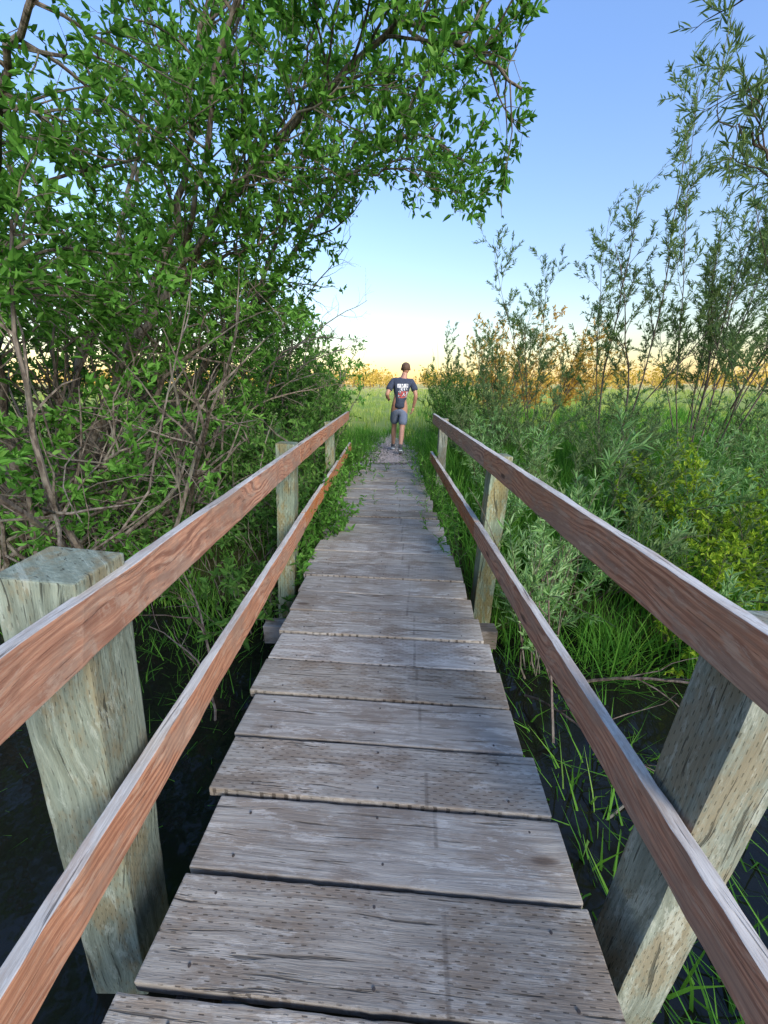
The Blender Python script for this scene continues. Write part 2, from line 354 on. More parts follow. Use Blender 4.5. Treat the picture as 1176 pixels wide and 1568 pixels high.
# ------------------------------------------------------------------ plants
class Plant:
    def __init__(s): s.tv=[];s.tf=[];s.nt=0;s.lp=[];s.ld=[];s.lu=[];s.ll=[];s.lw=[];s.lm=[]
    def tube(s,pts,rs,k):
        pts=np.asarray(pts); n=len(pts)
        t=np.empty_like(pts); t[1:-1]=pts[2:]-pts[:-2]; t[0]=pts[1]-pts[0]; t[-1]=pts[-1]-pts[-2]; t=unit(t)
        ref=np.array([0.31,.9,.12]) if abs(t[0,1])<.75 else np.array([1.,.1,.2])
        a=unit(np.cross(t,ref)); b=np.cross(t,a)
        th=np.arange(k)*2*math.pi/k
        v=pts[:,None]+(a[:,None]*np.cos(th)[None,:,None]+b[:,None]*np.sin(th)[None,:,None])*np.asarray(rs)[:,None,None]
        i=(np.arange(n-1)[:,None]*k+np.arange(k)[None]); j=(np.arange(n-1)[:,None]*k+(np.arange(k)+1)[None]%k)
        f=np.stack([i,j,j+k,i+k],-1).reshape(-1,4)+s.nt
        s.tv.append(v.reshape(-1,3)); s.tf.append(f); s.nt+=n*k
    def leaves(s,p,d,L,W,m=1,up=None):
        n=len(p)
        if n==0: return
        s.lp.append(p); s.ld.append(unit(d)); s.lu.append(unit(up if up is not None else np.array([0,0,1.])+rng.normal(size=(n,3))*.75)); s.ll.append(L); s.lw.append(W); s.lm.append(np.full(n,m))
    def build(s,name,mats):
        Vs=[];Fs=[];A=[];MI=[];off=0
        if s.tv:
            v=np.concatenate(s.tv); f=np.concatenate(s.tf); Vs.append(v);Fs.append(f);A.append(np.zeros(len(v)));MI.append(np.zeros(len(f)));off=len(v)
        if s.lp:
            p=np.concatenate(s.lp);d=np.concatenate(s.ld);u=np.concatenate(s.lu);L=np.concatenate(s.ll);W=np.concatenate(s.lw);m=np.concatenate(s.lm)
            sd=unit(np.cross(d,u)); nn=np.cross(sd,d); n=len(p)
            T=np.array([(0,0,0),(.28,.46,.10),(.66,.36,.07),(1,0,-.10),(.66,-.36,.07),(.28,-.46,.10)])
            v=p[:,None]+d[:,None]*(T[:,0][None,:,None]*L[:,None,None])+sd[:,None]*(T[:,1][None,:,None]*W[:,None,None])+nn[:,None]*(T[:,2][None,:,None]*np.minimum(L,W*2.5)[:,None,None])
            b=np.arange(n)*6+off
            f=np.concatenate([np.stack([b,b+1,b+2,b+3],1),np.stack([b,b+3,b+4,b+5],1)])
            Vs.append(v.reshape(-1,3));Fs.append(f);A.append(np.repeat(rng.random(n),6));MI.append(np.concatenate([m,m]))
        me=np_mesh(name,np.concatenate(Vs),np.concatenate(Fs),np.concatenate(A),mats,np.concatenate(MI))
        return link(bpy.data.objects.new(name,me))
def rv():
    v=rng.normal(size=3); return v/np.linalg.norm(v)
def path_pts(p,d,L,n,wob,bias):
    pts=[p]; d=unit(d)
    for i in range(n):
        d=unit(d+rng.normal(size=3)*wob+np.array([0,0,bias])); p=p+d*(L/n); pts.append(p)
    return np.array(pts)
def ok1(ok,p): return bool(ok(p[None])[0])
def sub(Pt,pts,r0,r1,lvl,PR,ok):
    S=PR[lvl]; n=len(pts)-1
    seg=np.linalg.norm(np.diff(pts,axis=0),axis=1); L=seg.sum()
    if S.get('leaf'):
        cnt=int(S['leaf']*L*(1+rng.normal()*.15))
        if cnt>0:
            t=S.get('lt0',.1)+(1-S.get('lt0',.1))*rng.random(cnt)**.8; q=t*n; i=np.minimum(q.astype(int),n-1); fr=(q-i)[:,None]
            pp=pts[i]*(1-fr)+pts[i+1]*fr; dd=unit(pts[i+1]-pts[i])
            off=rng.normal(size=(cnt,3)); ld=unit(dd*S.get('fwd',.6)+unit(off)*S.get('spl',.8)+np.array([0,0,S.get('lup',.15)]))
            keep=ok(pp) if ok else np.ones(cnt,bool)
            ll=S['ll']*(.6+.7*rng.random(cnt))
            Pt.leaves(pp[keep],ld[keep],ll[keep],(ll*S['lr']*(.8+.4*rng.random(cnt)))[keep],S.get('m',1))
    if lvl+1<len(PR):
        C=PR[lvl+1]; cnt=max(1,int(round(L*C['per']*(1+rng.normal()*.1))))
        for c in range(cnt):
            t=C['t0']+(1-C['t0'])*(c+rng.random())/cnt; t=min(t,.995)
            q=t*n; i=int(q); fr=q-i; p=pts[i]*(1-fr)+pts[i+1]*fr; d=unit(pts[i+1]-pts[i])
            if ok and not ok1(ok,p): continue
            side=rv(); side=unit(side-d*side.dot(d)); ang=C['ang']*(1+rng.normal()*.25)
            nd=d*math.cos(ang)+side*math.sin(ang)+np.array([0,0,C.get('up',0)])
            ln=C['len']*(1-.45*t if C.get('tap',1) else 1)*(.6+.8*rng.random())
            r=min((r0+(r1-r0)*t)*.65,C['r'])
            cp=path_pts(p,nd,ln,C['n'],C['wob'],C.get('bias',0))
            if ok and not ok1(ok,cp[-1]):
                cp=p+(cp-p)*.45
                if not ok1(ok,cp[-1]): continue
            Pt.tube(cp,np.linspace(r,max(r*.3,.0012),len(cp)),C.get('k',4))
            sub(Pt,cp,r,r*.3,lvl+1,PR,ok)
def smooth(ctrl,m=6,j=.03):
    c=np.array(ctrl,float); P=np.vstack([2*c[0]-c[1],c,2*c[-1]-c[-2]]); out=[]
    for i in range(1,len(P)-2):
        for s in range(m):
            t=s/m; a,b,cc,d=P[i-1],P[i],P[i+1],P[i+2]
            out.append(.5*((2*b)+(-a+cc)*t+(2*a-5*b+4*cc-d)*t*t+(-a+3*b-3*cc+d)*t**3)+rng.normal(size=3)*j)
    out.append(P[-2]); return np.array(out)
def okL(P):
    x,y,z=P[:,0],P[:,1],P[:,2]
    bad=(np.abs(x)<.76+.005*y)&(z<1.9+.1*y)&(y<9.5)
    bad|=(x*x+y*y+(z-1.42)**2)<2.4
    bad|=(y<2.1)&(x>-1.5)
    bad|=x>1.25
    bad|=(x>-.5)&(z<1.42+.34*y)
    bad|=(x>-1.4)&(y>6.3)&(z>2.4+.12*(y-6))
    bad|=z<-.7
    return ~bad
PRL=[dict(),dict(per=5.6,t0=.24,ang=.95,len=1.1,r=.013,n=6,wob=.17,up=.15,bias=.02,k=5,tap=1,leaf=7,ll=.07,lr=.42),
     dict(per=5.4,t0=.15,ang=.8,len=.5,r=.005,n=4,wob=.16,bias=.03,k=4,leaf=15,ll=.075,lr=.42),
     dict(per=6.0,t0=.1,ang=.8,len=.2,r=.0025,n=2,wob=.14,bias=.04,k=3,leaf=64,ll=.078,lr=.42,fwd=.55,spl=.75,lup=.2)]
T=Plant()
limbs=[
 ([(-4.3,5,-.4),(-3.5,5,1.0),(-2.9,5,2.1),(-2.25,5,3.3),(-1.75,4.7,4.3),(-1.2,4.4,5.2)],.08),
 ([(-4.1,4.5,-.5),(-3.3,4.5,1.0),(-2.4,4.5,2.2),(-1.3,4.5,3.3),(-.15,4.1,3.95),(.45,3.9,3.9),(1.05,3.9,3.6)],.065),
 ([(-4.0,5.4,-.4),(-2.9,5.5,1.2),(-1.6,5.5,2.5),(-.6,5.4,3.5),(.2,5.3,4.0),(.9,5.3,3.75)],.055),
 ([(-4.2,4.2,-.4),(-3.9,4.0,1.4),(-3.3,3.8,2.9),(-2.7,3.6,4.0),(-2.1,3.3,4.8)],.08),
 ([(-4.4,4.0,-.4),(-4.0,3.6,1.0),(-3.6,3.2,1.7),(-3.0,2.9,1.9),(-2.3,2.9,2.3)],.07),
 ([(-4.6,4.6,-.4),(-4.6,4.3,1.8),(-4.3,4.0,3.2),(-3.6,3.5,4.4)],.10),
 ([(-3.9,5.0,-.4),(-3.0,4.6,.8),(-2.3,4.3,1.5),(-1.7,4.4,1.95),(-1.3,4.6,2.5)],.045),
 ([(-4.0,4.0,-.4),(-3.2,3.5,.3),(-2.5,3.2,.75),(-2.0,3.1,.95)],.045),
 ([(-3.6,5.6,-.4),(-2.7,6.0,1.3),(-1.9,6.2,2.6),(-1.2,6.1,3.8),(-.6,5.8,4.8)],.06),
 ([(-4.9,5.4,-.4),(-4.4,6,1.8),(-3.7,6.4,3.6),(-2.9,6.4,5.4)],.08),
 ([(-2.2,4.6,2.3),(-1.6,4.1,3.2),(-1.0,3.7,4.1),(-.3,3.5,4.6),(.5,3.4,4.5)],.03),
 ([(-3.3,3.9,2.9),(-2.5,3.2,3.2),(-1.8,2.8,3.5),(-1.1,2.7,3.8)],.035),
 ([(-5.2,4.2,-.4),(-5.4,3.6,1.2),(-4.9,3.2,2.4),(-3.9,2.7,3.4),(-3.0,2.4,3.8)],.08),
 ([(-2.9,5,2.1),(-2.0,4.6,2.5),(-1.2,4.3,2.7),(-.75,4.2,3.0)],.025),
 ([(-1.3,4.5,3.3),(-.6,4.6,3.3),(.1,4.5,3.35),(.5,4.5,3.2)],.02),
 ([(-2.1,4.5,2.5),(-1.4,4.1,3.0),(-.6,3.9,3.5),(.1,3.8,3.6)],.022),
 ([(-3.7,6.4,3.6),(-2.8,6.0,4.4),(-1.8,5.6,5.2),(-.8,5.2,5.6)],.03),
]
for c,r in limbs:
    pts=smooth(c,6,.022); rs=r*(1-.86*np.linspace(0,1,len(pts))**.75)*(1+rng.normal(size=len(pts))*.05)
    T.tube(pts,rs,9); sub(T,pts,r,r*.15,0,PRL,okL)
for i in range(85):
    b=np.array([-3.6+rng.normal()*.9,4.3+rng.normal()*.8,-.45]); d=np.array([.5+rng.normal()*.6,rng.normal()*.35-.15,1.0])
    L=1.5+rng.random()*2.2; p=path_pts(b,d,L,9,.11,.0)
    if not ok1(okL,p[-1]): continue
    r=.010+rng.random()*.026; T.tube(p,np.linspace(r,r*.25,10),6)
    for q in range(5):
        i2=rng.integers(2,9); pp=path_pts(p[i2],unit(p[i2]-p[i2-1])+rng.normal(size=3)*.5,.5+rng.random()*.6,5,.15,.0)
        if ok1(okL,pp[-1]): T.tube(pp,np.linspace(r*.45,.0025,6),4)
T.build('broadleaf_willow_tree',[M_bark,M_leafL])

def shrub(name,base,H,nst,spread,PR,mats,ok=None,r=.02,lean=(0,0),wob=.07,k=5,t_len=(.7,1.1),bend=0):
    S=Plant()
    for i in range(nst):
        a=rng.random()*6.283; q=rng.random()**.5
        b=np.array([base[0]+math.cos(a)*spread*.25*q,base[1]+math.sin(a)*spread*.25*q,0.]); b[2]=float(gh(b[0],b[1]))-.05
        d=np.array([math.cos(a)*spread*q+lean[0],math.sin(a)*spread*q+lean[1],H])
        L=H*(t_len[0]+(t_len[1]-t_len[0])*rng.random())
        p=path_pts(b,d,L,10,wob,bend); rr=r*(.6+.6*rng.random())
        S.tube(p,np.linspace(rr,rr*.2,11),k); sub(S,p,rr,rr*.2,0,PR,ok)
    return S.build(name,mats)
PRB=[dict(),dict(per=5.5,t0=.08,ang=.9,len=.7,r=.008,n=5,wob=.16,up=.1,k=4,leaf=10,ll=.07,lr=.45),
     dict(per=8,t0=.1,ang=.8,len=.28,r=.003,n=2,wob=.15,k=3,leaf=56,ll=.07,lr=.45,lup=.2)]
PRB2=[dict(),dict(per=4.4,t0=.06,ang=.9,len=.85,r=.010,n=4,wob=.16,up=.1,k=4,leaf=10,ll=.10,lr=.48),
     dict(per=5.2,t0=.1,ang=.8,len=.35,r=.003,n=2,wob=.15,k=3,leaf=38,ll=.112,lr=.43,lup=.2)]
for (x,y,H,ns,sp_) in [(-2.6,6.6,3.2,7,1.5),(-3.8,7.6,4.6,7,1.9),(-2.2,8.6,3.1,7,1.3),(-3.3,10.0,3.9,6,1.6),(-1.9,11.0,2.7,7,1.0),(-2.3,13.2,3.0,7,1.3),(-6.0,7.0,5.2,8,2.4),(-5.5,10,5.2,7,2.2),(-1.9,16,2.5,6,1.1),(-7.5,5.5,4.8,7,2.6)]:
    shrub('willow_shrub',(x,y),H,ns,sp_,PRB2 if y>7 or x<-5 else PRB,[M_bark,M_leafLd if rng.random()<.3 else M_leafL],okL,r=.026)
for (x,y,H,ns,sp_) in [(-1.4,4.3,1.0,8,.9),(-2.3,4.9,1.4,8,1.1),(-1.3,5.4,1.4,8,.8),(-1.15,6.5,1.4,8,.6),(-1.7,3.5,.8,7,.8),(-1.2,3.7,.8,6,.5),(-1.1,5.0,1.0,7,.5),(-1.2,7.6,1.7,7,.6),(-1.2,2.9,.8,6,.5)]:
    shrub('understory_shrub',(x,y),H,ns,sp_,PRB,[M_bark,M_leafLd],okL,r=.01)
PRn=[dict(leaf=20,ll=.08,lr=.43),dict(per=8,t0=.1,ang=.8,len=.34,r=.004,n=4,wob=.12,up=.1,k=4,leaf=66,ll=.082,lr=.43,lup=.25)]
S=Plant()
for (a,b) in [((-3.2,3.6,.9),(-2.35,2.7,.95)),((-3.0,3.4,.6),(-2.0,2.8,.6)),((-3.2,3.4,1.1),(-2.1,3.0,1.35)),((-3.0,3.4,.2),(-1.9,3.0,.15)),((-3.3,3.2,1.6),(-2.2,2.4,2.0)),((-3.4,3.2,2.2),(-2.0,2.3,2.5)),((-3.0,3.2,2.6),(-1.6,2.4,2.9)),((-3.0,3.8,1.7),(-1.8,3.2,1.9)),((-3.2,3.3,1.9),(-1.9,2.7,2.2)),((-2.9,3.6,2.4),(-1.4,3.0,2.5)),((-3.4,3.0,.9),(-2.5,2.2,1.0)),((-3.4,3.0,2.6),(-2.3,2.1,3.0)),((-2.6,3.6,2.9),(-1.2,3.1,3.2))]:
    a=np.array(a);b=np.array(b); p=path_pts(a,b-a+np.array([0,0,.15]),np.linalg.norm(b-a),8,.1,-.02); S.tube(p,np.linspace(.012,.003,9),5); sub(S,p,.012,.003,0,PRn,okL)
S.build('leafy_willow_branch',[M_bark,M_leafL])
S=Plant()
PRd=[dict(),dict(per=5,t0=.2,ang=.7,len=.7,r=.006,n=6,wob=.22,k=4),dict(per=6,t0=.2,ang=.7,len=.25,r=.0025,n=4,wob=.22,k=3)]
for (a,b) in [((-2.2,7.2,1.6),(-.5,7.0,3.2)),((-2.4,7.6,1.2),(-.7,7.6,2.5)),((-2.2,6.4,1.0),(-1.0,6.2,1.9)),((-2.0,8.6,1.6),(-.6,8.4,2.4)),((-2.2,7.0,2.0),(-.1,6.6,3.1)),((-2.0,7.4,1.8),(-.2,7.2,2.7))]:
    a=np.array(a);b=np.array(b); p=path_pts(a,b-a,np.linalg.norm(b-a),9,.14,0); S.tube(p,np.linspace(.016,.004,10),5); sub(S,p,.016,.004,0,PRd,None)
S.build('bare_branches',[M_twig])

def okR(P):
    x,y,z=P[:,0],P[:,1],P[:,2]
    return ~((x<1.0+.06*y)|((x*x+y*y+(z-1.42)**2)<1.6))
PRW=[dict(),dict(per=3.6,t0=.30,ang=.5,len=.85,r=.006,n=6,wob=.13,up=.2,bias=.04,k=4,leaf=12,ll=.07,lr=.2),
     dict(per=8,t0=.12,ang=.6,len=.28,r=.0022,n=3,wob=.14,bias=.03,k=3,leaf=115,ll=.072,lr=.2,fwd=.8,spl=.7,lup=.1,lt0=.1)]
for (x,y,H,ns,sp_,rr) in [(4.1,7.0,5.0,5,1.0,.018),(3.3,8.4,3.9,4,.9,.014),(5.1,6.2,4.7,5,1.2,.018),(5.9,7.4,5.0,5,1.3,.018),(2.9,11,3.4,5,1.1,.014),(6.9,8.6,5.0,5,1.5,.018),(5.0,4.7,3.7,4,.9,.016),(2.2,13.5,2.9,6,.9,.014),(7.2,6.2,4.8,5,1.5,.018)]:
    shrub('slender_willow',(x,y),H,ns,sp_,PRW,[M_barkR,M_leafR],okR,r=rr,wob=.07)
PRW2=[dict(),dict(per=4.8,t0=.25,ang=.7,len=.75,r=.007,n=6,wob=.16,up=.1,k=5,leaf=12,ll=.08,lr=.16),
     dict(per=9,t0=.15,ang=.65,len=.25,r=.0026,n=3,wob=.14,k=3,leaf=80,ll=.085,lr=.16,fwd=.8,spl=.7)]
S=Plant()
for c,r in [([(4.2,3.6,-.4),(3.9,3.6,1.2),(3.6,3.5,2.4),(3.0,3.3,3.1),(2.5,3.2,3.5),(2.0,3.1,4.0)],.04),([(3.7,3.55,2.2),(3.1,3.5,2.7),(2.6,3.4,3.0),(2.2,3.3,3.15)],.018),([(3.7,3.5,2.3),(3.5,3.1,3.3),(3.2,2.9,4.1)],.025),([(4.0,3.5,1.2),(3.7,3.2,2.2),(3.3,3.1,2.8)],.018)]:
    p=smooth(c,6,.02); S.tube(p,np.linspace(r,r*.15,len(p)),7); sub(S,p,r,r*.15,0,PRW2,lambda q:q[:,0]>1.85)
S.build('willow_tree',[M_barkR,M_leafR])
PRG=[dict(),dict(per=4.5,t0=.12,ang=.8,len=1.0,r=.012,n=5,wob=.15,up=.15,k=4),dict(per=7,t0=.12,ang=.8,len=.4,r=.003,n=2,wob=.15,k=3,leaf=42,ll=.11,lr=.36)]
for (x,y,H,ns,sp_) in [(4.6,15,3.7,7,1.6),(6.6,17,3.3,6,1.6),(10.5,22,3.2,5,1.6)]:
    shrub('sunset_tinted_bush',(x,y),H,ns,sp_,PRG,[M_barkR,M_leafO],None,r=.02)  # bushes whose evening glow comes from their painted leaf colour
PRS=[dict(leaf=30,ll=.075,lr=.2,lt0=.2),dict(per=8,t0=.15,ang=.65,len=.34,r=.003,n=3,wob=.12,up=.2,k=3,leaf=76,ll=.078,lr=.2,fwd=.7,spl=.7)]
for (x,y,H,ns,sp_,m) in [(1.35,2.9,1.15,9,.5,M_leafS),(2.2,4.0,1.2,14,.9,M_leafR),(3.1,4.4,1.35,14,1.0,M_leafS),(1.6,5.2,1.2,12,.7,M_leafS),(1.6,6.6,1.4,14,.7,M_leafR),(2.5,7.2,1.7,14,1.0,M_leafR),(1.5,8.4,1.5,14,.7,M_leafLd),(3.6,5.8,1.5,14,1.1,M_leafR),(4.6,4.2,1.3,14,1.,M_leafS),(1.9,10.2,1.9,14,.8,M_leafLd),(5.6,5.2,1.5,14,1.2,M_leafR),(2.6,3.2,1.0,12,.9,M_leafS),(1.7,12,2.0,12,.8,M_leafLd),(4.4,7.6,1.6,14,1.3,M_leafS),(1.9,3.3,.95,10,.7,M_leafR),(3.6,3.4,1.1,12,.9,M_leafR),(6.8,6.6,1.6,14,1.4,M_leafS),(1.15,3.9,.8,8,.4,M_leafS)]:
    shrub('understory_shrub',(x,y),H,ns,sp_,PRS,[M_barkR,m],lambda p:p[:,0]>.80,r=.007,wob=.1)
# taller silver sprigs that lean over the right handrail
shrub('silver_willow_shrub',(1.2,2.45),2.0,9,.45,[dict(),dict(per=6,t0=.4,ang=.6,len=.35,r=.003,n=3,wob=.12,up=.2,k=3,leaf=76,ll=.08,lr=.19,fwd=.7,spl=.7)],[M_barkR,M_leafS],lambda p:(p[:,0]>.80)|((p[:,2]>.99)&(p[:,0]>.62)),r=.008,wob=.09,lean=(-.25,-.05))
PRY=[dict(leaf=20,ll=.05,lr=.5),dict(per=9,t0=.15,ang=.7,len=.3,r=.003,n=3,wob=.12,up=.2,k=3,leaf=75,ll=.05,lr=.5)]
for (x,y,H) in [(2.9,3.3,1.0),(2.5,2.6,.9),(3.8,3.2,.9),(3.3,3.9,1.2)]:
    shrub('yellow_green_shrub',(x,y),H,14,.8,PRY,[M_barkR,M_leafY],lambda p:p[:,0]>.9,r=.006)

# ------------------------------------------------------------------ grass
def grass(name,mat,groups):
    Ps=[];Hs=[];Ws=[];Ls=[]
    for (n,x0,x1,y0,y1,h0,h1,w,clump,lean,cond) in groups:
        nc=max(1,int(n/clump)); cx=x0+(x1-x0)*rng.random(nc); cy=y0+(y1-y0)*rng.random(nc)
        px=np.repeat(cx,clump)+rng.normal(size=nc*clump)*.06*(1+w*40); py=np.repeat(cy,clump)+rng.normal(size=nc*clump)*.06*(1+w*40)
        ch=np.repeat(h0+(h1-h0)*rng.random(nc),clump)*(.6+.5*rng.random(nc*clump))
        g=gh(px,py); ch=ch+np.maximum(0,-.66-g); keep=g>-1.3
        if cond is not None: keep&=cond(px,py)
        px,py,ch,g=px[keep],py[keep],ch[keep],g[keep]
        Ps.append(np.stack([px,py,g-.02],1)); Hs.append(ch); Ws.append(w*(.6+.8*rng.random(len(ch)))); Ls.append(np.full(len(ch),lean))
    P=np.concatenate(Ps);H=np.concatenate(Hs);W=np.concatenate(Ws);Ln=np.concatenate(Ls); n=len(P)
    a=rng.random(n)*6.283; ld=np.stack([np.cos(a),np.sin(a),np.zeros(n)],1); b=a+1.57+rng.normal(size=n)*.5; sd=np.stack([np.cos(b),np.sin(b),np.zeros(n)],1)
    lean=Ln*(.25+rng.random(n)*1.1)*H
    rows=[]
    for t,wf in ((0,.8),(.38,1),(.72,.75),(1,.06)):
        c=P+ld*(lean*t**1.8)[:,None]; c[:,2]+=H*(t-.28*np.minimum(1.5,lean/H)*t**2.5)
        rows.append(c-sd*(W*wf*.5)[:,None]); rows.append(c+sd*(W*wf*.5)[:,None])
    V=np.stack(rows,1).reshape(-1,3); o=np.arange(n)*8
    F=np.concatenate([np.stack([o+2*i,o+2*i+1,o+2*i+3,o+2*i+2],1) for i in range(3)])
    link(bpy.data.objects.new(name,np_mesh(name,V,F,np.repeat(rng.random(n),8),[mat])))
offdeck=lambda x,y:(np.abs(x+.03)>.76)|(y>7.3)
offpath=lambda x,y:((np.abs(x+.03)>.70)|(y>7.25))&((np.abs(x-pathx(y))>.46-.11*(y-8)+.12*np.sin(y*5))|(y<7.2)|(y>10.5))
grass('tall_grass',M_grass,[
 (24000,.85,8,2.9,8,.3,.75,.009,14,.5,offdeck),
 (2600,.86,3,2.3,4,.25,.6,.009,12,.7,offdeck),
 (260,.95,2.6,1.3,2.2,.2,.4,.011,14,.75,None),
 (160,.90,1.1,.9,1.7,.15,.4,.014,10,.8,None),
 (1100,1.05,2.2,-.2,.8,.2,.5,.012,18,.8,None),
 (9000,-6,-.85,2.8,9,.25,.6,.009,12,.5,offdeck),
 (420,-2.2,-.9,2.0,2.9,.12,.35,.009,10,.6,offdeck),
 (120,-1.8,-.95,1.1,2.0,.08,.25,.009,8,.6,offdeck),
 (11000,-2.4,2.6,5.8,12,.12,.42,.008,10,.6,offpath),
 (2200,-.6,1.0,7.2,9.5,.05,.16,.007,10,.7,lambda x,y:np.abs(x-pathx(y))>.22),
 (7000,1.5,14,8,18,.4,.8,.014,12,.45,offpath),
 (1500,-.97,-.66,3.4,7.4,.2,.6,.007,8,.7,None),(1200,.62,1.0,4.0,7.4,.2,.55,.007,8,.7,None)])
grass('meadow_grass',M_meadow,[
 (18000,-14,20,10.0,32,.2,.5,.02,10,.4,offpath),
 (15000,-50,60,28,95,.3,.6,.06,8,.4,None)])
S=Plant()
for i in range(300):
    side=-1 if rng.random()<.72 else 1
    yv=2.9+rng.random()*4.1; xx=-.655-rng.random()*.12 if side<0 else .60+rng.random()*.12
    spr=i>284
    if spr: yv=4.2+rng.random()*2.9; yv=.608+pitch*round((yv-.608)/pitch)+pitch/2; xx=-.5+rng.random()*1.0
    zz=-.02 if spr else -.25
    p=path_pts(np.array([xx,yv,zz]),np.array([rng.normal()*.28-side*.10,rng.normal()*.4,1.]),.10+rng.random()*(.1 if spr else .75),4,.18,0)
    S.tube(p,np.linspace(.003,.001,5),3)
    n=int(12 if spr else 44); t=rng.random(n)*3.99; ii=t.astype(int); fr=(t-ii)[:,None]; pp=p[ii]*(1-fr)+p[ii+1]*fr
    l=.035+.045*rng.random(n); S.leaves(pp,rng.normal(size=(n,3))+np.array([0,0,.5]),l,l*(.2 if side>0 or spr else .5))
S.build('deck_edge_weeds',[M_barkR,M_leafL])
S=Plant()
for (a,b,r) in [((1.0,1.75,-.62),(1.35,2.5,.15),.012),((.95,2.1,-.6),(1.3,1.6,-.05),.010),((1.3,2.2,-.6),(2.2,2.0,.3),.012),((1.1,2.4,-.5),(1.15,2.6,.5),.008),((1.0,1.3,-.7),(1.8,1.9,-.3),.010),((-1.2,2.3,-.7),(-1.9,2.9,.1),.012),((-1.1,1.9,-.7),(-1.5,2.6,-.2),.009)]:
    a=np.array(a);b=np.array(b);p=path_pts(a,b-a,np.linalg.norm(b-a),8,.14,0);S.tube(p,np.linspace(r,r*.3,9),5);sub(S,p,r,r*.3,0,PRd[:2],None)
S.build('dead_branches',[M_barkR])
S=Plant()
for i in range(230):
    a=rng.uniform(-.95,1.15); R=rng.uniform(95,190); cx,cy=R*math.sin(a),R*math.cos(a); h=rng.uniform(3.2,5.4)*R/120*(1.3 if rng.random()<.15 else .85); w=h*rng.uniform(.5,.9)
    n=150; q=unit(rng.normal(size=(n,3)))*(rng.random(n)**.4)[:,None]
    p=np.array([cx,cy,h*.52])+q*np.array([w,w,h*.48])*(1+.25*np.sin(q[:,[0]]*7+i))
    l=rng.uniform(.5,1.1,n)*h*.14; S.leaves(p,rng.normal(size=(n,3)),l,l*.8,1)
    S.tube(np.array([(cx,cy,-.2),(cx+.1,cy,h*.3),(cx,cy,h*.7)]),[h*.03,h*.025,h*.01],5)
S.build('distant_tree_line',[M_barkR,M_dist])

# ------------------------------------------------------------------ walking man
man=empty('walking_man',(.30,8.35,0.0)); GZ=float(gh(.3,8.35))+.024; man.location.z=GZ
def skin(name,chains,mat,sub_=2,root=0):
    vs=[];es=[];rs=[];idx={}
    for ch in chains:
        prev=None
        for (p,r) in ch:
            key=tuple(round(c,4) for c in p)
            if key not in idx: idx[key]=len(vs); vs.append(p); rs.append(r if isinstance(r,tuple) else (r,r))
            i=idx[key]
            if prev is not None and prev!=i: es.append((prev,i))
            prev=i
    me=bpy.data.meshes.new(name); me.from_pydata(vs,es,[]); o=bpy.data.objects.new(name+'_tmp',me); sc.collection.objects.link(o)
    o.modifiers.new('s','SKIN').use_smooth_shade=True
    sv=me.skin_vertices[0].data
    for i,r in enumerate(rs): sv[i].radius=r; sv[i].use_root=(i==root)
    m=o.modifiers.new('u','SUBSURF'); m.levels=sub_; m.render_levels=sub_
    dg=bpy.context.evaluated_depsgraph_get(); m2=bpy.data.meshes.new_from_object(o.evaluated_get(dg)); m2.name=name
    bpy.data.objects.remove(o); m2.materials.clear(); m2.materials.append(mat)
    for p in m2.polygons: p.use_smooth=True
    return link(bpy.data.objects.new(name,m2),man)
pel=(-.03,0,.98); sp1=(-.01,.0,1.14); ch=(.02,.02,1.36); nb=(.05,.03,1.51); nk=(.075,.045,1.585)
shL=(-.17,.02,1.455); shR=(.225,.02,1.44); elL=(-.29,-.13,1.20); elR=(.31,-.06,1.17); wrL=(-.25,.10,1.10); wrR=(.265,.07,.93)
hipL=(-.12,0,.93); hipR=(.07,0,.93); knL=(-.13,.24,.54); knR=(.03,-.04,.50); anL=(-.15,.30,.10); anR=(-.01,-.34,.155)
skin('body',[[(pel,(.15,.11)),(sp1,(.145,.105)),(ch,(.165,.11)),(nb,.075),(nk,.058),((.085,.05,1.66),.06)],
 [(ch,.1),(shL,.062),((-.235,-.06,1.32),.05),(elL,.043),((-.275,.0,1.14),.04),(wrL,.028)],
 [(ch,.1),(shR,.062),((.275,-.02,1.31),.05),(elR,.043),((.29,.0,1.05),.04),(wrR,.028)],
 [(pel,.1),(hipL,.10),((-.125,.13,.74),.08),(knL,.058),((-.14,.25,.38),.060),(anL,.036)],
 [(pel,.1),(hipR,.10),((.05,-.01,.72),.08),(knR,.058),((.015,-.19,.36),.060),(anR,.036)]],M_skin)
N=NT('tshirt_navy'); tc=N.n('ShaderNodeTexCoord'); sp=N.n('ShaderNodeSeparateXYZ'); N.l(tc.outputs['Object'],sp.inputs[0]); x,y,z=sp.outputs
n1=N.noise(tc.outputs['Object'],14.,3); base=N.mix(n1,(.03,.042,.075),(.06,.078,.13))
def box(x0,x1,z0,z1):
    a=N.math('MULTIPLY',N.math('GREATER_THAN',x,x0),N.math('LESS_THAN',x,x1)); b=N.math('MULTIPLY',N.math('GREATER_THAN',z,z0),N.math('LESS_THAN',z,z1))
    return N.math('MULTIPLY',N.math('MULTIPLY',a,b),N.math('LESS_THAN',y,0.0))
let=N.noise(N.comb(N.math('MULTIPLY',x,38.),0.,N.math('MULTIPLY',z,16.)),1.,1)
m1=N.math('MULTIPLY',box(-.08,.14,1.33,1.405),N.math('GREATER_THAN',let,.45))
m1b=N.math('MULTIPLY',box(-.03,.12,1.275,1.32),N.math('GREATER_THAN',let,.48))
n3=N.noise(tc.outputs['Object'],28.,1)
m2=N.math('MULTIPLY',box(-.06,.15,1.13,1.265),N.math('GREATER_THAN',n3,.52)); m3=N.math('MULTIPLY',box(-.06,.15,1.13,1.265),N.math('LESS_THAN',n3,.43))
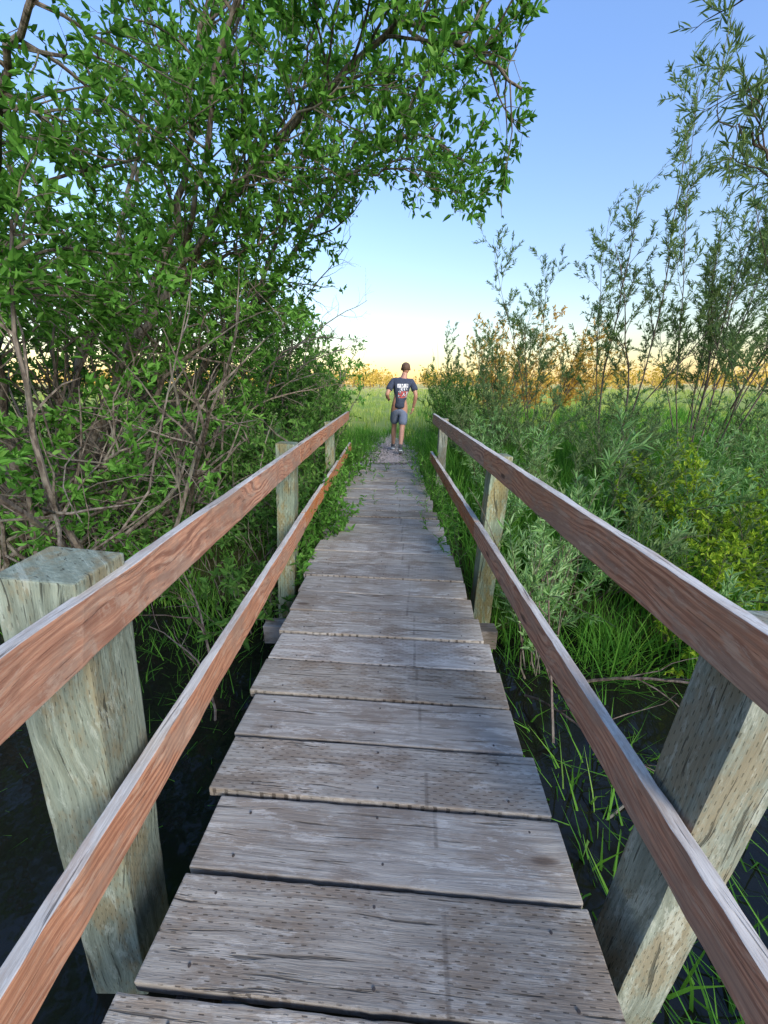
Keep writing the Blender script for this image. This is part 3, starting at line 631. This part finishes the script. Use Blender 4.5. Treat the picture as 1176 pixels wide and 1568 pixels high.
c=N.mix(N.math('ADD',m1,m1b,clamp=True),base,(.72,.74,.78)); c=N.mix(m2,c,(.55,.08,.06)); c=N.mix(m3,c,(.6,.62,.66))
bp=N.n('ShaderNodeBump'); bp.inputs['Strength'].default_value=.6; bp.inputs['Distance'].default_value=.03; N.l(n1,bp.inputs['Height'])
P=N.n('ShaderNodeBsdfPrincipled'); P.inputs['Roughness'].default_value=.9; N.l(c,P.inputs['Base Color']); N.l(bp.outputs[0],P.inputs['Normal']); N.l(P.outputs[0],N.out.inputs[0])
skin('tshirt',[[((-.03,0,.90),(.185,.135)),((-.025,0,1.0),(.185,.135)),((-.01,0,1.14),(.175,.13)),((.02,.02,1.36),(.195,.130)),((.048,.03,1.49),.095),((.058,.033,1.53),.068)],
 [((.02,.02,1.36),.1),((-.165,.02,1.455),.078),((-.225,-.045,1.345),.078),((-.262,-.09,1.265),.080)],
 [((.02,.02,1.36),.1),((.22,.02,1.44),.078),((.27,-.015,1.33),.078),((.293,-.04,1.25),.080)]],N.m)
skin('shorts',[[((-.03,0,1.0),(.165,.125)),((-.03,0,.93),(.165,.125))],
 [((-.03,0,.93),.12),((-.12,.01,.88),.115),((-.125,.13,.72),.105),((-.13,.21,.58),.100)],
 [((-.03,0,.93),.12),((.07,0,.88),.115),((.05,-.01,.70),.105),((.035,-.03,.55),.100)]],M_shorts)
def shoe(n,ank,heel,ball,toe):
    skin('shoe_'+n,[[(heel,(.042,.045)),(ank,(.045,.05))],[(heel,.042),(ball,(.048,.036)),(toe,(.040,.024))]],M_shoe)
    h,b,t=[np.array(v)-np.array([0,0,.035]) for v in (heel,ball,toe)]
    skin('sole_'+n,[[(tuple(h),(.046,.016)),(tuple(b),(.052,.015)),(tuple(t),(.042,.013))]],M_sole)
    skin('sock_'+n,[[((ank[0],ank[1],ank[2]-.02),.043),((ank[0],ank[1]-.004,ank[2]+.07),.045)]],M_sock)
shoe('left',anL,(-.15,.265,.058),(-.155,.41,.055),(-.16,.50,.05))
shoe('right',anR,(-.01,-.385,.135),(0.0,-.26,.062),(.005,-.18,.05))
def hand(n,w,dirv,side):
    w=np.array(w); d=unit(np.array(dirv)); s=unit(np.array(side)); nn=np.cross(d,s)
    pc=w+d*.05; kn=w+d*.09
    skin('palm_'+n,[[(tuple(w),(.024,.020)),(tuple(pc),(.038,.018)),(tuple(kn),(.038,.015))]],M_skin)
    for i,(o,l) in enumerate(((-.030,.070),(-.010,.080),(.010,.075),(.029,.058))):
        a=kn-d*.012+s*o; b=a+d*l*.5+nn*.008; c_=b+d*l*.38+nn*.022; e=c_+d*l*.18+nn*.02
        skin('finger_%s_%d'%(n,i+1),[[(tuple(a),.010),(tuple(b),.0092),(tuple(c_),.0085),(tuple(e),.007)]],M_skin)
    a=w+d*.025-s*.026; b=a+d*.035-s*.025+nn*.01; c_=b+d*.032-s*.004+nn*.01
    skin('thumb_'+n,[[(tuple(a),.013),(tuple(b),.0105),(tuple(c_),.0085)]],M_skin)
hand('right',wrR,(-.15,.35,-1),(0,-1,-.25)); hand('left',wrL,(.15,.95,-.1),(0,-.1,-1))
def blob(name,loc,scale,mat,seg=24,fn=None,rot=(0,0,0)):
    bm=bmesh.new(); bmesh.ops.create_uvsphere(bm,u_segments=seg,v_segments=seg//2+4,radius=1)
    for v in bm.verts:
        if fn: fn(v)
        v.co=Vector((v.co.x*scale[0],v.co.y*scale[1],v.co.z*scale[2]))
    me=bpy.data.meshes.new(name); bm.to_mesh(me); bm.free(); me.materials.append(mat)
    for p in me.polygons: p.use_smooth=True
    o=bpy.data.objects.new(name,me); o.location=loc; o.rotation_euler=rot; return link(o,man)
def hf(v):
    c=v.co
    if c.z<0: c.x*=1-.28*(-c.z)**1.3; c.y=c.y*(1-.15*(-c.z)) + (.10*(-c.z) if c.y>0 else 0)
    if c.y>.75: c.y=.75+(c.y-.75)*.5
HC=(.095,.065,1.705)
blob('head',HC,(.084,.102,.115),M_skin,fn=hf)
def hair(v):
    c=v.co
    if c.z<-.15 and c.y<.2: c.z=max(c.z,-.55)
    if c.z>.5: c.z=.5+(c.z-.5)*.75
    if c.y>.25 and c.z<.45: c.y=.25+ (c.y-.25)*.1
    c+=c.normalized()*noise.noise(c*6)*.05
blob('hair',(HC[0],HC[1]-.010,HC[2]+.022),(.090,.100,.110),M_hair,28,hair)
for s in (-1,1):
    blob('ear_%s'%('l' if s<0 else 'r'),(HC[0]+s*.090,HC[1]-.005,HC[2]-.012),(.012,.020,.032),M_skin,12)
    blob('eye_%s'%('l' if s<0 else 'r'),(HC[0]+s*.031,HC[1]+.083,HC[2]+.005),(.013,.010,.011),M_sole,12)
blob('nose',(HC[0],HC[1]+.097,HC[2]-.022),(.014,.020,.026),M_skin,12)
blob('mouth',(HC[0],HC[1]+.088,HC[2]-.062),(.024,.008,.007),plain('lips',(.4,.14,.12),.5),12)

# ------------------------------------------------------------------ light, sky, camera
SUN_EL=26; SUN_AZ=150
w=bpy.data.worlds.new('World'); sc.world=w; w.use_nodes=True; nt=w.node_tree; nt.nodes.clear()
out=nt.nodes.new('ShaderNodeOutputWorld'); bg=nt.nodes.new('ShaderNodeBackground')
sky=nt.nodes.new('ShaderNodeTexSky'); sky.sky_type='NISHITA'; sky.sun_disc=False; sky.sun_elevation=rad(SUN_EL); sky.sun_rotation=rad(SUN_AZ)
sky.air_density=1.0; sky.dust_density=.6; sky.ozone_density=1.5
tc=nt.nodes.new('ShaderNodeTexCoord'); sp=nt.nodes.new('ShaderNodeSeparateXYZ'); nt.links.new(tc.outputs['Generated'],sp.inputs[0])
rp=nt.nodes.new('ShaderNodeValToRGB'); e=rp.color_ramp.elements
for i in range(4): e.new(.5)
for i,(p,c) in enumerate([(0,(1.55,1.10,.66)),(.05,(1.60,1.28,.88)),(.14,(1.72,1.55,1.38)),(.30,(1.75,1.78,1.90)),(.5,(1.75,1.93,2.30)),(.8,(1.95,2.25,2.75))]):
    e[i].position=p; e[i].color=(*c,1)
nt.links.new(sp.outputs[2],rp.inputs[0])
mx=nt.nodes.new('ShaderNodeMix'); mx.data_type='RGBA'; mx.blend_type='MULTIPLY'; mx.inputs[0].default_value=1
nt.links.new(sky.outputs[0],mx.inputs[6]); nt.links.new(rp.outputs[0],mx.inputs[7])
nt.links.new(mx.outputs[2],bg.inputs[0]); bg.inputs[1].default_value=.15
nt.links.new(bg.outputs[0],out.inputs[0])
sd=bpy.data.lights.new('sun','SUN'); sd.energy=4.0; sd.angle=rad(24); sd.color=(1,.91,.77)
so=link(bpy.data.objects.new('sun',sd))
az=rad(SUN_AZ); el=rad(SUN_EL); v=Vector((math.sin(az)*math.cos(el),math.cos(az)*math.cos(el),math.sin(el)))
so.rotation_euler=v.to_track_quat('Z','Y').to_euler(); so.location=v*30
cd=bpy.data.cameras.new('camera'); cd.sensor_fit='VERTICAL'; cd.sensor_height=36; cd.sensor_width=27; cd.lens=589/1568*36; cd.clip_start=.03; cd.clip_end=3000
co=link(bpy.data.objects.new('camera',cd)); co.location=(0,0,1.42); co.rotation_euler=(rad(90-18.5),0,rad(.35)); sc.camera=co
sc.view_settings.view_transform='Standard'; sc.view_settings.look='None'; sc.view_settings.exposure=0
